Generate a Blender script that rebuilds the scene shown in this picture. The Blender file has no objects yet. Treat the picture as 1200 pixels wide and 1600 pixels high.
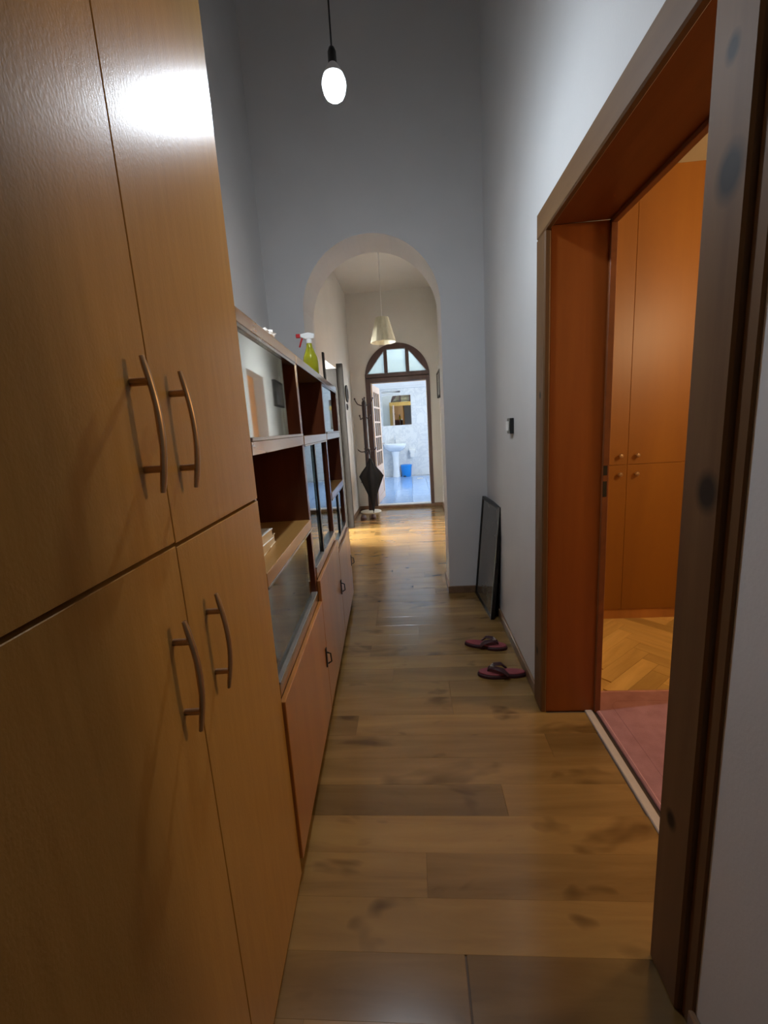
import bpy, bmesh, math, random
from mathutils import Vector, Matrix
random.seed(7)
scene = bpy.context.scene
COL = scene.collection

# ------------------------------------------------------------------ camera
F_PX = 679.8
PITCH, YAW, ROLL = math.radians(10.997), math.radians(-4.3), math.radians(-3.576)
CAM = Vector((0.0, 0.0, 1.35))
fw = Vector((math.sin(YAW)*math.cos(PITCH), math.cos(YAW)*math.cos(PITCH), -math.sin(PITCH)))
rt = Vector((math.cos(YAW), -math.sin(YAW), 0)); up = rt.cross(fw)
Rv = math.cos(ROLL)*rt + math.sin(ROLL)*up
Uv = -math.sin(ROLL)*rt + math.cos(ROLL)*up
cd = bpy.data.cameras.new('camera'); cam = bpy.data.objects.new('camera', cd); COL.objects.link(cam)
m = Matrix((Rv, Uv, -fw)).transposed().to_4x4(); m.translation = CAM
cam.matrix_world = m
cd.sensor_fit = 'VERTICAL'; cd.sensor_height = 36.0; cd.lens = 36.0*F_PX/1600.0
cd.clip_start = 0.02; cd.clip_end = 60
scene.camera = cam

# ------------------------------------------------------------------ light levels and exposure
BULB_STRENGTH = 960.0         # hall bulb
BATH_WINDOW = 10.8            # daylight in the bathroom window
ROOM_LAMP = 72.0             # warm lamp of the side room
VEST_WINDOW = 74.0            # daylight in the window of the small room left of the vestibule
w = bpy.data.worlds.new('world'); scene.world = w; w.use_nodes = True
w.node_tree.nodes['Background'].inputs[0].default_value = (0.6, 0.7, 0.9, 1)
w.node_tree.nodes['Background'].inputs[1].default_value = 0.02
vs = scene.view_settings
vs.view_transform = 'Standard'; vs.look = 'None'; vs.gamma = 1.0; vs.use_curve_mapping = False
vs.exposure = 0.12

# ------------------------------------------------------------------ main dimensions (metres)
XL, XR = -1.02, 0.555         # hall side walls
YB, YA, YA2 = -1.3, 3.37, 3.72   # hall back, arch wall front and back
YF, YF2 = 7.25, 7.40          # far wall
VL, VR = -0.95, 0.465         # vestibule side walls
ZC, ZV = 4.60, 3.42           # ceilings
BULB = Vector((-0.206, 1.70, 2.487))
FT = math.atan(0.061)         # furniture row stands a little askew
FO = Vector((-0.3445, 0.0, 0.0))

# ------------------------------------------------------------------ material helpers
MATS = {}
class NT:
    def __init__(s, name):
        s.mat = bpy.data.materials.new(name); s.mat.use_nodes = True
        s.t = s.mat.node_tree; s.n = s.t.nodes; s.l = s.t.links
        s.bsdf = s.n['Principled BSDF']; s.out = s.n['Material Output']
        MATS[name] = s.mat
    def node(s, typ, **kw):
        nd = s.n.new(typ)
        for k, v in kw.items(): setattr(nd, k, v)
        return nd
    def link(s, a, b): s.l.new(a, b)
    def coord(s, scale=(1,1,1), rand=False, rot=(0,0,0)):
        tc = s.node('ShaderNodeTexCoord'); mp = s.node('ShaderNodeMapping')
        mp.inputs['Scale'].default_value = scale; mp.inputs['Rotation'].default_value = rot
        s.link(tc.outputs['Object'], mp.inputs['Vector'])
        if rand:
            oi = s.node('ShaderNodeObjectInfo'); mu = s.node('ShaderNodeMath', operation='MULTIPLY'); mu.inputs[1].default_value = 37.0
            s.link(oi.outputs['Random'], mu.inputs[0])
            cb = s.node('ShaderNodeCombineXYZ'); s.link(mu.outputs[0], cb.inputs[0]); s.link(mu.outputs[0], cb.inputs[1]); s.link(mu.outputs[0], cb.inputs[2])
            ad = s.node('ShaderNodeVectorMath', operation='ADD'); s.link(mp.outputs[0], ad.inputs[0]); s.link(cb.outputs[0], ad.inputs[1])
            return ad.outputs[0]
        return mp.outputs[0]
    def noise(s, vec, scale, detail=3, rough=0.5, dist=0.0):
        n = s.node('ShaderNodeTexNoise'); n.inputs['Scale'].default_value = scale
        n.inputs['Detail'].default_value = detail; n.inputs['Roughness'].default_value = rough
        n.inputs['Distortion'].default_value = dist
        s.link(vec, n.inputs['Vector']); return n.outputs['Fac']
    def ramp(s, fac, stops):
        r = s.node('ShaderNodeValToRGB'); e = r.color_ramp.elements
        while len(e) < len(stops): e.new(0.5)
        for i, (p, c) in enumerate(stops):
            e[i].position = p; e[i].color = (*c, 1) if len(c) == 3 else c
        s.link(fac, r.inputs[0]); return r.outputs[0]
    def mix(s, fac, a, b, blend='MIX'):
        mx = s.node('ShaderNodeMix', data_type='RGBA', blend_type=blend)
        if isinstance(fac, (int, float)): mx.inputs[0].default_value = fac
        else: s.link(fac, mx.inputs[0])
        for v, i in ((a, 6), (b, 7)):
            if isinstance(v, tuple): mx.inputs[i].default_value = (*v, 1)
            else: s.link(v, mx.inputs[i])
        return mx.outputs[2]
    def bump(s, h, strength=0.2, dist=0.01):
        b = s.node('ShaderNodeBump'); b.inputs['Strength'].default_value = strength; b.inputs['Distance'].default_value = dist
        s.link(h, b.inputs['Height']); s.link(b.outputs[0], s.bsdf.inputs['Normal'])
    def color(s, c):
        if isinstance(c, tuple): s.bsdf.inputs['Base Color'].default_value = (*c, 1)
        else: s.link(c, s.bsdf.inputs['Base Color'])
    def set(s, **kw):
        for k, v in kw.items(): s.bsdf.inputs[k.replace('_', ' ')].default_value = v
        return s

def plain(name, c, rough=0.5, metal=0.0, var=0.12, scale=30, coat=0.0, bump=0.0):
    t = NT(name); v = t.coord()
    n = t.noise(v, scale, 3)
    t.color(t.ramp(n, [(0.25, tuple(x*(1-var) for x in c)), (0.75, tuple(min(1, x*(1+var)) for x in c))]))
    t.set(Roughness=rough, Metallic=metal, Coat_Weight=coat, Coat_Roughness=0.1)
    if bump: t.bump(n, bump, 0.002)
    return t.mat

def wood(name, c1, c2, axis='z', rough=0.4, coat=0.0, coat_rough=0.15, fine=14, stretch=14, rand=False, knots=None, knot_r=0.02, spec=0.5, bump=0.05, randcol=None, smudge=False):
    t = NT(name)
    k = 1.0/stretch
    sc = {'x': (k, 1, 1), 'y': (1, k, 1), 'z': (1, 1, k)}[axis]
    v = t.coord(sc, rand)
    n1 = t.noise(v, fine, 5, 0.6, 0.6); n2 = t.noise(v, fine*0.28, 2, 0.5, 0.3)
    c = t.ramp(n1, [(0.3, c1), (0.7, c2)])
    dk = t.ramp(n2, [(0.3, (0.72, 0.70, 0.68)), (0.65, (1, 1, 1))])
    c = t.mix(1.0, c, dk, 'MULTIPLY')
    if randcol:
        oi = t.node('ShaderNodeObjectInfo')
        if randcol == 'object':
            c = t.mix(1.0, c, oi.outputs['Color'], 'MULTIPLY')
        else:
            c = t.mix(1.0, c, t.ramp(oi.outputs['Random'], [(0.0, randcol[0]), (0.35, randcol[1]), (1.0, randcol[2])]), 'MULTIPLY')
    if smudge:
        n3 = t.noise(t.coord((0.45, 1, 1), True), 5.5, 3, 0.55, 0.4)
        c = t.mix(1.0, c, t.ramp(n3, [(0.30, (0.50, 0.47, 0.44)), (0.40, (1, 1, 1))]), 'MULTIPLY')
        n4 = t.noise(t.coord((0.6, 1, 1), True), 9.0, 2, 0.5)
        c = t.mix(1.0, c, t.ramp(n4, [(0.66, (1, 1, 1)), (0.76, (0.45, 0.42, 0.40))]), 'MULTIPLY')
    if knots:
        tc = t.node('ShaderNodeTexCoord')
        nz = t.noise(t.coord(), 60, 2)
        for p in knots:
            r = p[3] if len(p) > 3 else knot_r
            mp = t.node('ShaderNodeVectorMath', operation='SUBTRACT'); t.link(tc.outputs['Object'], mp.inputs[0]); mp.inputs[1].default_value = p[:3]
            sc2 = t.node('ShaderNodeVectorMath', operation='MULTIPLY'); t.link(mp.outputs[0], sc2.inputs[0]); sc2.inputs[1].default_value = (1, 1, 0.75)
            ln = t.node('ShaderNodeVectorMath', operation='LENGTH'); t.link(sc2.outputs[0], ln.inputs[0])
            mr = t.node('ShaderNodeMapRange'); mr.inputs['From Min'].default_value = r*0.55; mr.inputs['From Max'].default_value = r*1.15
            mr.inputs['To Min'].default_value = 1; mr.inputs['To Max'].default_value = 0
            t.link(ln.outputs['Value'], mr.inputs['Value'])
            c = t.mix(mr.outputs[0], c, tuple(x*0.16 for x in c1))
    t.color(c); t.set(Roughness=rough, Coat_Weight=coat, Coat_Roughness=coat_rough)
    t.bsdf.inputs['Specular IOR Level'].default_value = spec
    if bump: t.bump(n1, bump, 0.002)
    return t.mat

# plaster walls
def plaster(name, c, bump=0.12):
    t = NT(name); v = t.coord()
    n = t.noise(v, 3.0, 4); f = t.noise(v, 120, 3)
    t.color(t.ramp(n, [(0.3, tuple(x*0.95 for x in c)), (0.7, c)]))
    t.set(Roughness=0.6); t.bsdf.inputs['Specular IOR Level'].default_value = 0.3
    t.bump(f, bump, 0.003); return t.mat
M_WALL = plaster('wall_paint', (0.70, 0.695, 0.69))
M_CEIL = plaster('ceiling_paint', (0.72, 0.715, 0.715))
M_WALLV = plaster('vestibule_paint', (0.66, 0.645, 0.60))
M_ROOMW = plaster('room_paint', (0.70, 0.60, 0.45))
M_BATHC = plaster('bath_paint', (0.80, 0.82, 0.84))
M_PLANK = wood('laminate_plank', (0.25, 0.138, 0.040), (0.39, 0.228, 0.072), 'x', rough=0.19, smudge=True, fine=11, stretch=9, rand=True, spec=1.0, bump=0.02,
               randcol='object')
M_JOINT = plain('floor_joint', (0.12, 0.07, 0.035), 0.6)
M_BASE = wood('baseboard_wood', (0.20, 0.115, 0.065), (0.30, 0.18, 0.10), 'y', rough=0.35)
# wardrobe laminate with an orange-peel sheen
def laminate():
    t = NT('beech_laminate'); v = t.coord((6, 6, 0.5))
    n = t.noise(v, 9, 4, 0.55, 0.3)
    t.color(t.ramp(n, [(0.3, (0.395, 0.205, 0.052)), (0.7, (0.45, 0.240, 0.064))]))
    t.set(Roughness=0.31); t.bsdf.inputs['Specular IOR Level'].default_value = 0.12
    f = t.noise(t.coord((1, 1, 0.6)), 230, 2); t.bump(f, 0.16, 0.0015); return t.mat
M_LAM = laminate()
M_LAMEDGE = plain('laminate_edge', (0.30, 0.16, 0.06), 0.5)
M_GAP = plain('dark_plinth', (0.03, 0.018, 0.01), 0.8)  # near-black colour of the recessed unit plinths
M_NICKEL = plain('warm_tinted_metal', (0.42, 0.27, 0.15), 0.38, 0.85)  # nickel handles: tan of warm reflected light put into the base colour
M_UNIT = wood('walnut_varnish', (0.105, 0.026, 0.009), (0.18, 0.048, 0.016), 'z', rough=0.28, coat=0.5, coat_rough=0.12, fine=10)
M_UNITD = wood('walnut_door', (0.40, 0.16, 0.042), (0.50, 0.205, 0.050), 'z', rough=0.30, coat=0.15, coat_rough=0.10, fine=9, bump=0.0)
M_UNITE = wood('walnut_edge', (0.22, 0.115, 0.05), (0.34, 0.19, 0.09), 'y', rough=0.25, coat=0.4, coat_rough=0.08, fine=12)
M_COUNTER = wood('walnut_shelf_top', (0.34, 0.175, 0.05), (0.44, 0.24, 0.075), 'y', rough=0.3, coat=0.3, fine=12)
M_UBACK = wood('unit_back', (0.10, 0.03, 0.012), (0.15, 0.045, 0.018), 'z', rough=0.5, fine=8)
M_DARKMETAL = plain('dark_iron', (0.02, 0.018, 0.017), 0.35, 0.6)
def thin_glass(name, tint, refl_rough=0.02, refl_col=(0.9, 0.95, 1.0), ior=1.5):
    t = NT(name); t.n.remove(t.bsdf)
    tr = t.node('ShaderNodeBsdfTransparent'); tr.inputs[0].default_value = (*tint, 1)
    gl = t.node('ShaderNodeBsdfGlossy'); gl.inputs['Roughness'].default_value = refl_rough; gl.inputs['Color'].default_value = (*refl_col, 1)
    fr = t.node('ShaderNodeFresnel'); fr.inputs['IOR'].default_value = ior
    mx = t.node('ShaderNodeMixShader'); t.link(fr.outputs[0], mx.inputs[0]); t.link(tr.outputs[0], mx.inputs[1]); t.link(gl.outputs[0], mx.inputs[2])
    t.link(mx.outputs[0], t.out.inputs[0]); return t.mat
M_GLASS = thin_glass('smoked_glass', (0.42, 0.44, 0.42), 0.03, (0.9, 0.95, 0.95), 1.9)
M_DGLASS = thin_glass('door_glass', (0.7, 0.78, 0.78), 0.03)
M_TRACK = plain('glass_track', (0.30, 0.28, 0.26), 0.25, 0.5)
KN_J = [(0.734-0.0, 0, 1.474, 0.021), (0.691, 0, 1.099, 0.019), (0.687, 0, 0.749, 0.018), (0.679, 0, 0.133, 0.021), (0.66, 0, 0.492, 0.008), (0.60, 0, 1.30, 0.010)]
M_PINE = wood('orange_pine', (0.31, 0.080, 0.008), (0.41, 0.120, 0.014), 'z', rough=0.45, coat=0.0, coat_rough=0.2, fine=9, knots=KN_J)
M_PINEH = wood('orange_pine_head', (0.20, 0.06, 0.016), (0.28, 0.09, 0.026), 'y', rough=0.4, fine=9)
KN_C = [(0.53, 0.852, 1.905, 0.018), (0.53, 0.836, 1.722, 0.035), (0.53, 0.829, 1.196, 0.032), (0.53, 0.86, 0.45, 0.02), (0.53, 1.90, 1.44, 0.014), (0.53, 1.92, 0.28, 0.018)]
M_CASE = wood('stained_casing', (0.13, 0.062, 0.024), (0.20, 0.105, 0.042), 'z', rough=0.6, spec=0.25, fine=10, knots=KN_C)
M_CASEH = wood('stained_casing_head', (0.13, 0.064, 0.026), (0.20, 0.108, 0.045), 'y', rough=0.6, spec=0.25, fine=10)
M_BROWNF = wood('dark_door_frame', (0.09, 0.05, 0.042), (0.14, 0.085, 0.07), 'z', rough=0.35, fine=10)
M_GREYF = wood('grey_door_frame', (0.035, 0.033, 0.030), (0.065, 0.06, 0.054), 'z', rough=0.7, spec=0.15, fine=10)
M_CREAM = plain('cream_door_paint', (0.66, 0.48, 0.37), 0.4, var=0.04)
M_YPINE = wood('yellow_pine', (0.62, 0.36, 0.08), (0.75, 0.46, 0.13), 'z', rough=0.4, fine=8)
M_WHITE = plain('white_ceramic', (0.85, 0.87, 0.88), 0.12, var=0.02, coat=0.5)
M_WPLASTIC = plain('white_plastic', (0.80, 0.80, 0.78), 0.4, var=0.03)
M_BLUE = plain('blue_plastic', (0.015, 0.25, 0.72), 0.3, var=0.05)
M_BLACK = plain('black_plastic', (0.015, 0.015, 0.015), 0.4)
M_CHROME = plain('chrome', (0.75, 0.77, 0.8), 0.08, 1.0, var=0.02)
M_STRIP = plain('pale_threshold', (0.55, 0.47, 0.40), 0.4, var=0.05)
# marble wall tile / blue floor tile
def tile(name, c1, c2, rough, rand=True):
    t = NT(name); v = t.coord((1, 1, 1), rand, (0.3, 0.2, 0.6))
    n = t.noise(v, 3.2, 6, 0.6, 1.6)
    t.color(t.ramp(n, [(0.40, c2), (0.49, c1), (0.53, c2), (0.62, c2)]))
    t.set(Roughness=rough); return t.mat
M_WTILE = tile('marble_wall_tile', (0.70, 0.72, 0.74), (0.82, 0.83, 0.83), 0.18)
M_FTILE = tile('blue_floor_tile', (0.26, 0.43, 0.74), (0.33, 0.50, 0.80), 0.10)
M_GROUT = plain('grout', (0.60, 0.64, 0.70), 0.8)
M_PARQ = wood('parquet_block', (0.62, 0.38, 0.11), (0.82, 0.55, 0.19), 'y', rough=0.3, fine=14, stretch=8, rand=True,
              randcol=((0.68, 0.66, 0.6), (0.9, 0.88, 0.85), (1.15, 1.15, 1.15)))
M_RWARD = wood('room_wardrobe_veneer', (0.27, 0.095, 0.006), (0.32, 0.120, 0.008), 'z', rough=0.45, coat=0.0, fine=5, stretch=10)
def rugmat():
    t = NT('pink_pile'); n = t.noise(t.coord(), 14, 4); f = t.noise(t.coord(), 420, 2)
    t.color(t.ramp(n, [(0.3, (0.33, 0.15, 0.15)), (0.7, (0.43, 0.21, 0.21))])); t.set(Roughness=0.95)
    t.bump(f, 0.5, 0.004); return t.mat
M_RUG = rugmat()
M_RUGB = plain('pink_rug_edge', (0.62, 0.32, 0.30), 0.9)
M_FOAM = plain('pink_foam', (0.30, 0.055, 0.065), 0.6, scale=60)
M_FOAMD = plain('maroon_rubber', (0.05, 0.010, 0.014), 0.6)
M_SILVER = plain('silver_trim', (0.55, 0.5, 0.45), 0.35, 0.6)
M_FABRIC = plain('black_umbrella_cloth', (0.006, 0.007, 0.010), 0.75, scale=80)
M_RACK = plain('dark_rack_wood', (0.035, 0.016, 0.014), 0.35)
M_IVORY = plain('ivory_plastic', (0.75, 0.72, 0.62), 0.4, var=0.05)
M_SHADE = None
t = NT('lamp_shade_cloth')
t.color(t.ramp(t.noise(t.coord((8, 8, 1)), 8, 2), [(0.3, (0.58, 0.54, 0.38)), (0.7, (0.66, 0.62, 0.46))])); t.set(Roughness=0.8)
t.bsdf.inputs['Transmission Weight'].default_value = 0.0
M_SHADE = t.mat
M_PAPER = plain('white_paper', (0.82, 0.81, 0.78), 0.8, var=0.03)
M_CREAMP = plain('cream_paper', (0.74, 0.64, 0.46), 0.8, var=0.06)
t = NT('bottle_liquid_plastic'); t.color((0.52, 0.52, 0.03)); t.set(Roughness=0.15); t.bsdf.inputs['Transmission Weight'].default_value = 0.55
t.bsdf.inputs['IOR'].default_value = 1.3
M_LIQ = t.mat
M_RED = plain('red_plastic', (0.45, 0.015, 0.02), 0.35)
M_LEATHER = plain('brown_leather', (0.045, 0.013, 0.010), 0.6)
def emission(name, c, s):
    t = NT(name); t.n.remove(t.bsdf); e = t.node('ShaderNodeEmission'); e.inputs[0].default_value = (*c, 1); e.inputs[1].default_value = s
    t.link(e.outputs[0], t.out.inputs[0]); return t.mat
M_BULB = emission('lit_bulb', (0.80, 0.90, 1.0), BULB_STRENGTH)
M_NECK = emission('lit_bulb_neck', (0.86, 0.92, 1.0), 5.0)
M_WIN = emission('daylight_pane', (0.84, 0.93, 1.0), BATH_WINDOW)
M_WARM = emission('warm_lamp_glass', (1.0, 0.70, 0.38), ROOM_LAMP)
M_WIN2 = emission('daylight_pane_vestibule', (0.96, 0.98, 1.0), VEST_WINDOW)
# frosted transom
t = NT('frosted_glass'); t.n.remove(t.bsdf)
a = t.node('ShaderNodeBsdfTranslucent'); a.inputs[0].default_value = (0.95, 1.0, 0.95, 1)
b = t.node('ShaderNodeBsdfTransparent'); b.inputs[0].default_value = (0.94, 0.99, 0.95, 1)
mx = t.node('ShaderNodeMixShader'); mx.inputs[0].default_value = 0.72
t.link(a.outputs[0], mx.inputs[1]); t.link(b.outputs[0], mx.inputs[2]); t.link(mx.outputs[0], t.out.inputs[0])
M_FROST = t.mat
M_MIRROR = plain('silvered_mirror', (0.85, 0.88, 0.88), 0.01, 1.0, var=0.0)
# dark glazed picture
t = NT('glazed_dark_print'); n = t.noise(t.coord((1, 1, 1)), 5, 4, 0.6, 0.5)
t.color(t.ramp(n, [(0.35, (0.09, 0.085, 0.07)), (0.7, (0.19, 0.175, 0.145))])); t.set(Roughness=0.06); t.bsdf.inputs['Specular IOR Level'].default_value = 0.9
M_PRINT = t.mat

# ------------------------------------------------------------------ mesh helpers
def BM(): return bmesh.new()
def box(bm, x0, x1, y0, y1, z0, z1):
    v = [bm.verts.new(p) for p in ((x0,y0,z0),(x1,y0,z0),(x1,y1,z0),(x0,y1,z0),(x0,y0,z1),(x1,y0,z1),(x1,y1,z1),(x0,y1,z1))]
    for f in ((0,3,2,1),(4,5,6,7),(0,1,5,4),(1,2,6,5),(2,3,7,6),(3,0,4,7)): bm.faces.new([v[i] for i in f])
    return bm
def prism(bm, pts, plane, a0, a1):
    """extrude a 2-D outline; plane 'xz' -> along y, 'xy' -> along z, 'yz' -> along x"""
    def P(p, a):
        return {'xz': (p[0], a, p[1]), 'xy': (p[0], p[1], a), 'yz': (a, p[0], p[1])}[plane]
    A = [bm.verts.new(P(p, a0)) for p in pts]; B = [bm.verts.new(P(p, a1)) for p in pts]
    bm.faces.new(A); bm.faces.new(B[::-1])
    n = len(pts)
    for i in range(n): bm.faces.new([A[i], B[i], B[(i+1) % n], A[(i+1) % n]])
    return bm
def lathe(bm, prof, seg=24, c=(0,0,0), mod=None, axis='z'):
    rings = []
    for k, (r, z) in enumerate(prof):
        ring = []
        for i in range(seg):
            a = 2*math.pi*i/seg; rr = r*(mod(a, k) if mod else 1)
            p = (rr*math.cos(a), rr*math.sin(a), z)
            if axis == 'x': p = (z, rr*math.cos(a), rr*math.sin(a))
            if axis == 'y': p = (rr*math.cos(a), z, rr*math.sin(a))
            ring.append(bm.verts.new((p[0]+c[0], p[1]+c[1], p[2]+c[2])))
        rings.append(ring)
    for a, b in zip(rings, rings[1:]):
        for i in range(seg): bm.faces.new([a[i], a[(i+1) % seg], b[(i+1) % seg], b[i]])
    bm.faces.new(rings[0][::-1]); bm.faces.new(rings[-1]); return bm
def tube(bm, pts, r, seg=8, flat=1.0):
    pts = [Vector(p) for p in pts]; rings = []
    prev = None
    for i, p in enumerate(pts):
        d = (pts[min(i+1, len(pts)-1)] - pts[max(i-1, 0)]).normalized()
        if prev is None:
            u = d.cross(Vector((0, 0, 1)))
            if u.length < 0.1: u = d.cross(Vector((0, 1, 0)))
        else: u = prev - d*prev.dot(d)
        u.normalize(); prev = u; v = d.cross(u)
        rr = r[i] if isinstance(r, (list, tuple)) else r
        rings.append([bm.verts.new(p + u*rr*math.cos(2*math.pi*k/seg) + v*rr*flat*math.sin(2*math.pi*k/seg)) for k in range(seg)])
    for a, b in zip(rings, rings[1:]):
        for i in range(seg): bm.faces.new([a[i], a[(i+1) % seg], b[(i+1) % seg], b[i]])
    bm.faces.new(rings[0][::-1]); bm.faces.new(rings[-1]); return bm
def mesh(bm, name, bevel=0.0, smooth=False, segs=1):
    bmesh.ops.recalc_face_normals(bm, faces=bm.faces)
    if bevel: bmesh.ops.bevel(bm, geom=[e for e in bm.edges if len(e.link_faces) == 2 and e.calc_face_angle(0) > 0.6], offset=bevel, segments=segs, affect='EDGES', profile=0.5)
    me = bpy.data.meshes.new(name); bm.to_mesh(me); bm.free()
    if smooth:
        me.polygons.foreach_set('use_smooth', [True]*len(me.polygons))
        try: me.set_sharp_from_angle(angle=math.radians(45))
        except Exception: pass
    return me
def obj(name, bm, mat, parent=None, bevel=0.0, smooth=False, segs=1, loc=None, rot=None):
    me = bm if isinstance(bm, bpy.types.Mesh) else mesh(bm, name, bevel, smooth, segs)
    if mat and not me.materials: me.materials.append(mat)
    o = bpy.data.objects.new(name, me); COL.objects.link(o)
    if parent: o.parent = parent
    if loc: o.location = loc
    if rot: o.rotation_euler = rot
    return o
def tag(o, label, cat, group=None):
    o['label'] = label; o['category'] = cat
    if group: o['group'] = group
    return o
def thing(name, label, cat, loc=(0,0,0), rotz=0.0, group=None):
    o = bpy.data.objects.new(name, None); COL.objects.link(o); o.empty_display_size = 0.1
    o.location = loc; o.rotation_euler = (0, 0, rotz)
    return tag(o, label, cat, group)
def struct(o, label=None):
    o['kind'] = 'structure'
    if label: o['label'] = label
    return o
def sroot(name, label=None, loc=(0,0,0)):
    o = bpy.data.objects.new(name, None); COL.objects.link(o); o.location = loc; o.empty_display_size = 0.1
    return struct(o, label)
def bx(*a): return box(BM(), *a)

# ================================================================== SETTING
# ---- hall walls
bm = BM()     # left wall of the hall
box(bm, XL-0.15, XL, YB, YA, 0, ZC); struct(obj('wall_left', bm, M_WALL), 'pale grey plastered hall wall behind the cabinets')
DN, DFY, DH = 0.86, 1.86, 2.06     # side doorway: near jamb, far jamb, head height
bm = BM()
box(bm, XR, 0.80, YB, DN-0.03, 0, ZC); box(bm, XR, 0.80, DFY+0.03, YA, 0, ZC); box(bm, XR, 0.80, DN-0.03, DFY+0.03, DH+0.03, ZC)
struct(obj('wall_right', bm, M_WALL), 'pale grey plastered hall wall with the side doorway')
struct(obj('wall_back', bx(XL, XR, YB-0.1, YB, 0, ZC), M_WALL), 'plain hall wall behind the camera')
def arch_wall(x0, x1, zt, a0, a1, zs, y0, y1, n=40):
    bm = BM(); c = (a0+a1)/2; R = (a1-a0)/2
    arc = [(c+R*math.cos(math.pi-math.pi*i/n), zs+R*math.sin(math.pi*i/n)) for i in range(n+1)]
    def quad(*p): bm.faces.new([bm.verts.new(q) for q in p])
    for y in (y0, y1):
        quad((x0,y,0),(a0,y,0),(a0,y,zt),(x0,y,zt)); quad((a1,y,0),(x1,y,0),(x1,y,zt),(a1,y,zt))
        for p, q in zip(arc, arc[1:]): quad((p[0],y,p[1]),(q[0],y,q[1]),(q[0],y,zt),(p[0],y,zt))
    pts = [(a0, 0)] + arc + [(a1, 0)]
    for p, q in zip(pts, pts[1:]): quad((p[0],y0,p[1]),(q[0],y0,q[1]),(q[0],y1,q[1]),(p[0],y1,p[1]))
    quad((x0,y0,zt),(x1,y0,zt),(x1,y1,zt),(x0,y1,zt)); quad((x0,y0,0),(x0,y1,0),(x0,y1,zt),(x0,y0,zt)); quad((x1,y0,0),(x1,y1,0),(x1,y1,zt),(x1,y0,zt))
    bmesh.ops.remove_doubles(bm, verts=bm.verts, dist=1e-5)
    return bm
AX0, AX1, AZS = -0.755, 0.245, 2.195
struct(obj('wall_front', arch_wall(XL-0.15, 0.80, ZC+0.05, AX0, AX1, AZS, YA, YA2), M_WALL), 'plastered cross wall with the round arch')
# coved ceiling of the hall
bm = BM(); cr = 0.15; k = 6
prof = [(0, -cr)] + [(cr-cr*math.cos(math.pi/2*i/k), -cr+cr*math.sin(math.pi/2*i/k)) for i in range(1, k+1)]
loops = []
for off, dz in prof:
    loops.append([bm.verts.new(p) for p in ((XL+off, YB+off, ZC+dz), (XR-off, YB+off, ZC+dz), (XR-off, YA-off, ZC+dz), (XL+off, YA-off, ZC+dz))])
for a, b in zip(loops, loops[1:]):
    for i in range(4): bm.faces.new([a[i], a[(i+1) % 4], b[(i+1) % 4], b[i]])
bm.faces.new(loops[-1])
struct(obj('ceiling', bm, M_CEIL, smooth=True), 'hall ceiling with rounded coves')
# ---- vestibule shell; doorway in its left wall
LD0, LD1, LDH = 5.02, 5.88, 2.14
bm = BM()
box(bm, VL-0.22, VL, YA2, LD0, 0, ZV); box(bm, VL-0.22, VL, LD1, YF, 0, ZV); box(bm, VL-0.22, VL, LD0, LD1, LDH, ZV)
struct(obj('wall_vestibule_left', bm, M_WALLV), 'vestibule wall with the dark doorway')
V0, V1, VH = 5.00, 5.88, 2.08
bm = BM(); box(bm, VR, VR+0.2, YA2, V0, 0, ZV); box(bm, VR, VR+0.2, V1, YF, 0, ZV); box(bm, VR, VR+0.2, V0, V1, VH, ZV)
struct(obj('wall_vestibule_right', bm, M_WALLV), 'right vestibule wall with a recessed door')
d3 = sroot('door_3', 'closed brown door recessed in the right vestibule wall')
obj('leaf', bx(VR+0.13, VR+0.17, V0, V1, 0.01, VH), M_UNITD, d3, 0.003)
for zz in ((0.15, 0.92), (1.05, 1.93)): obj('panel', bx(VR+0.12, VR+0.13, V0+0.14, V1-0.14, zz[0], zz[1]), M_UNITD, d3, 0.005)
obj('door_handle', tube(BM(), [(VR+0.125, V0+0.07, 1.05), (VR+0.08, V0+0.07, 1.05), (VR+0.075, V0+0.18, 1.05)], 0.009), M_CHROME, d3, smooth=True)
struct(obj('ceiling_vestibule', bx(VL-0.2, VR+0.2, YA2, YF, ZV, ZV+0.08), M_WALLV), 'vestibule ceiling')
FX0, FX1, FZS = -0.715, 0.315, 2.13
struct(obj('wall_far', arch_wall(-1.75, 1.5, ZV+0.1, FX0, FX1, FZS, YF, YF2), M_WALLV), 'far wall with the arched bathroom door')

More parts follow.
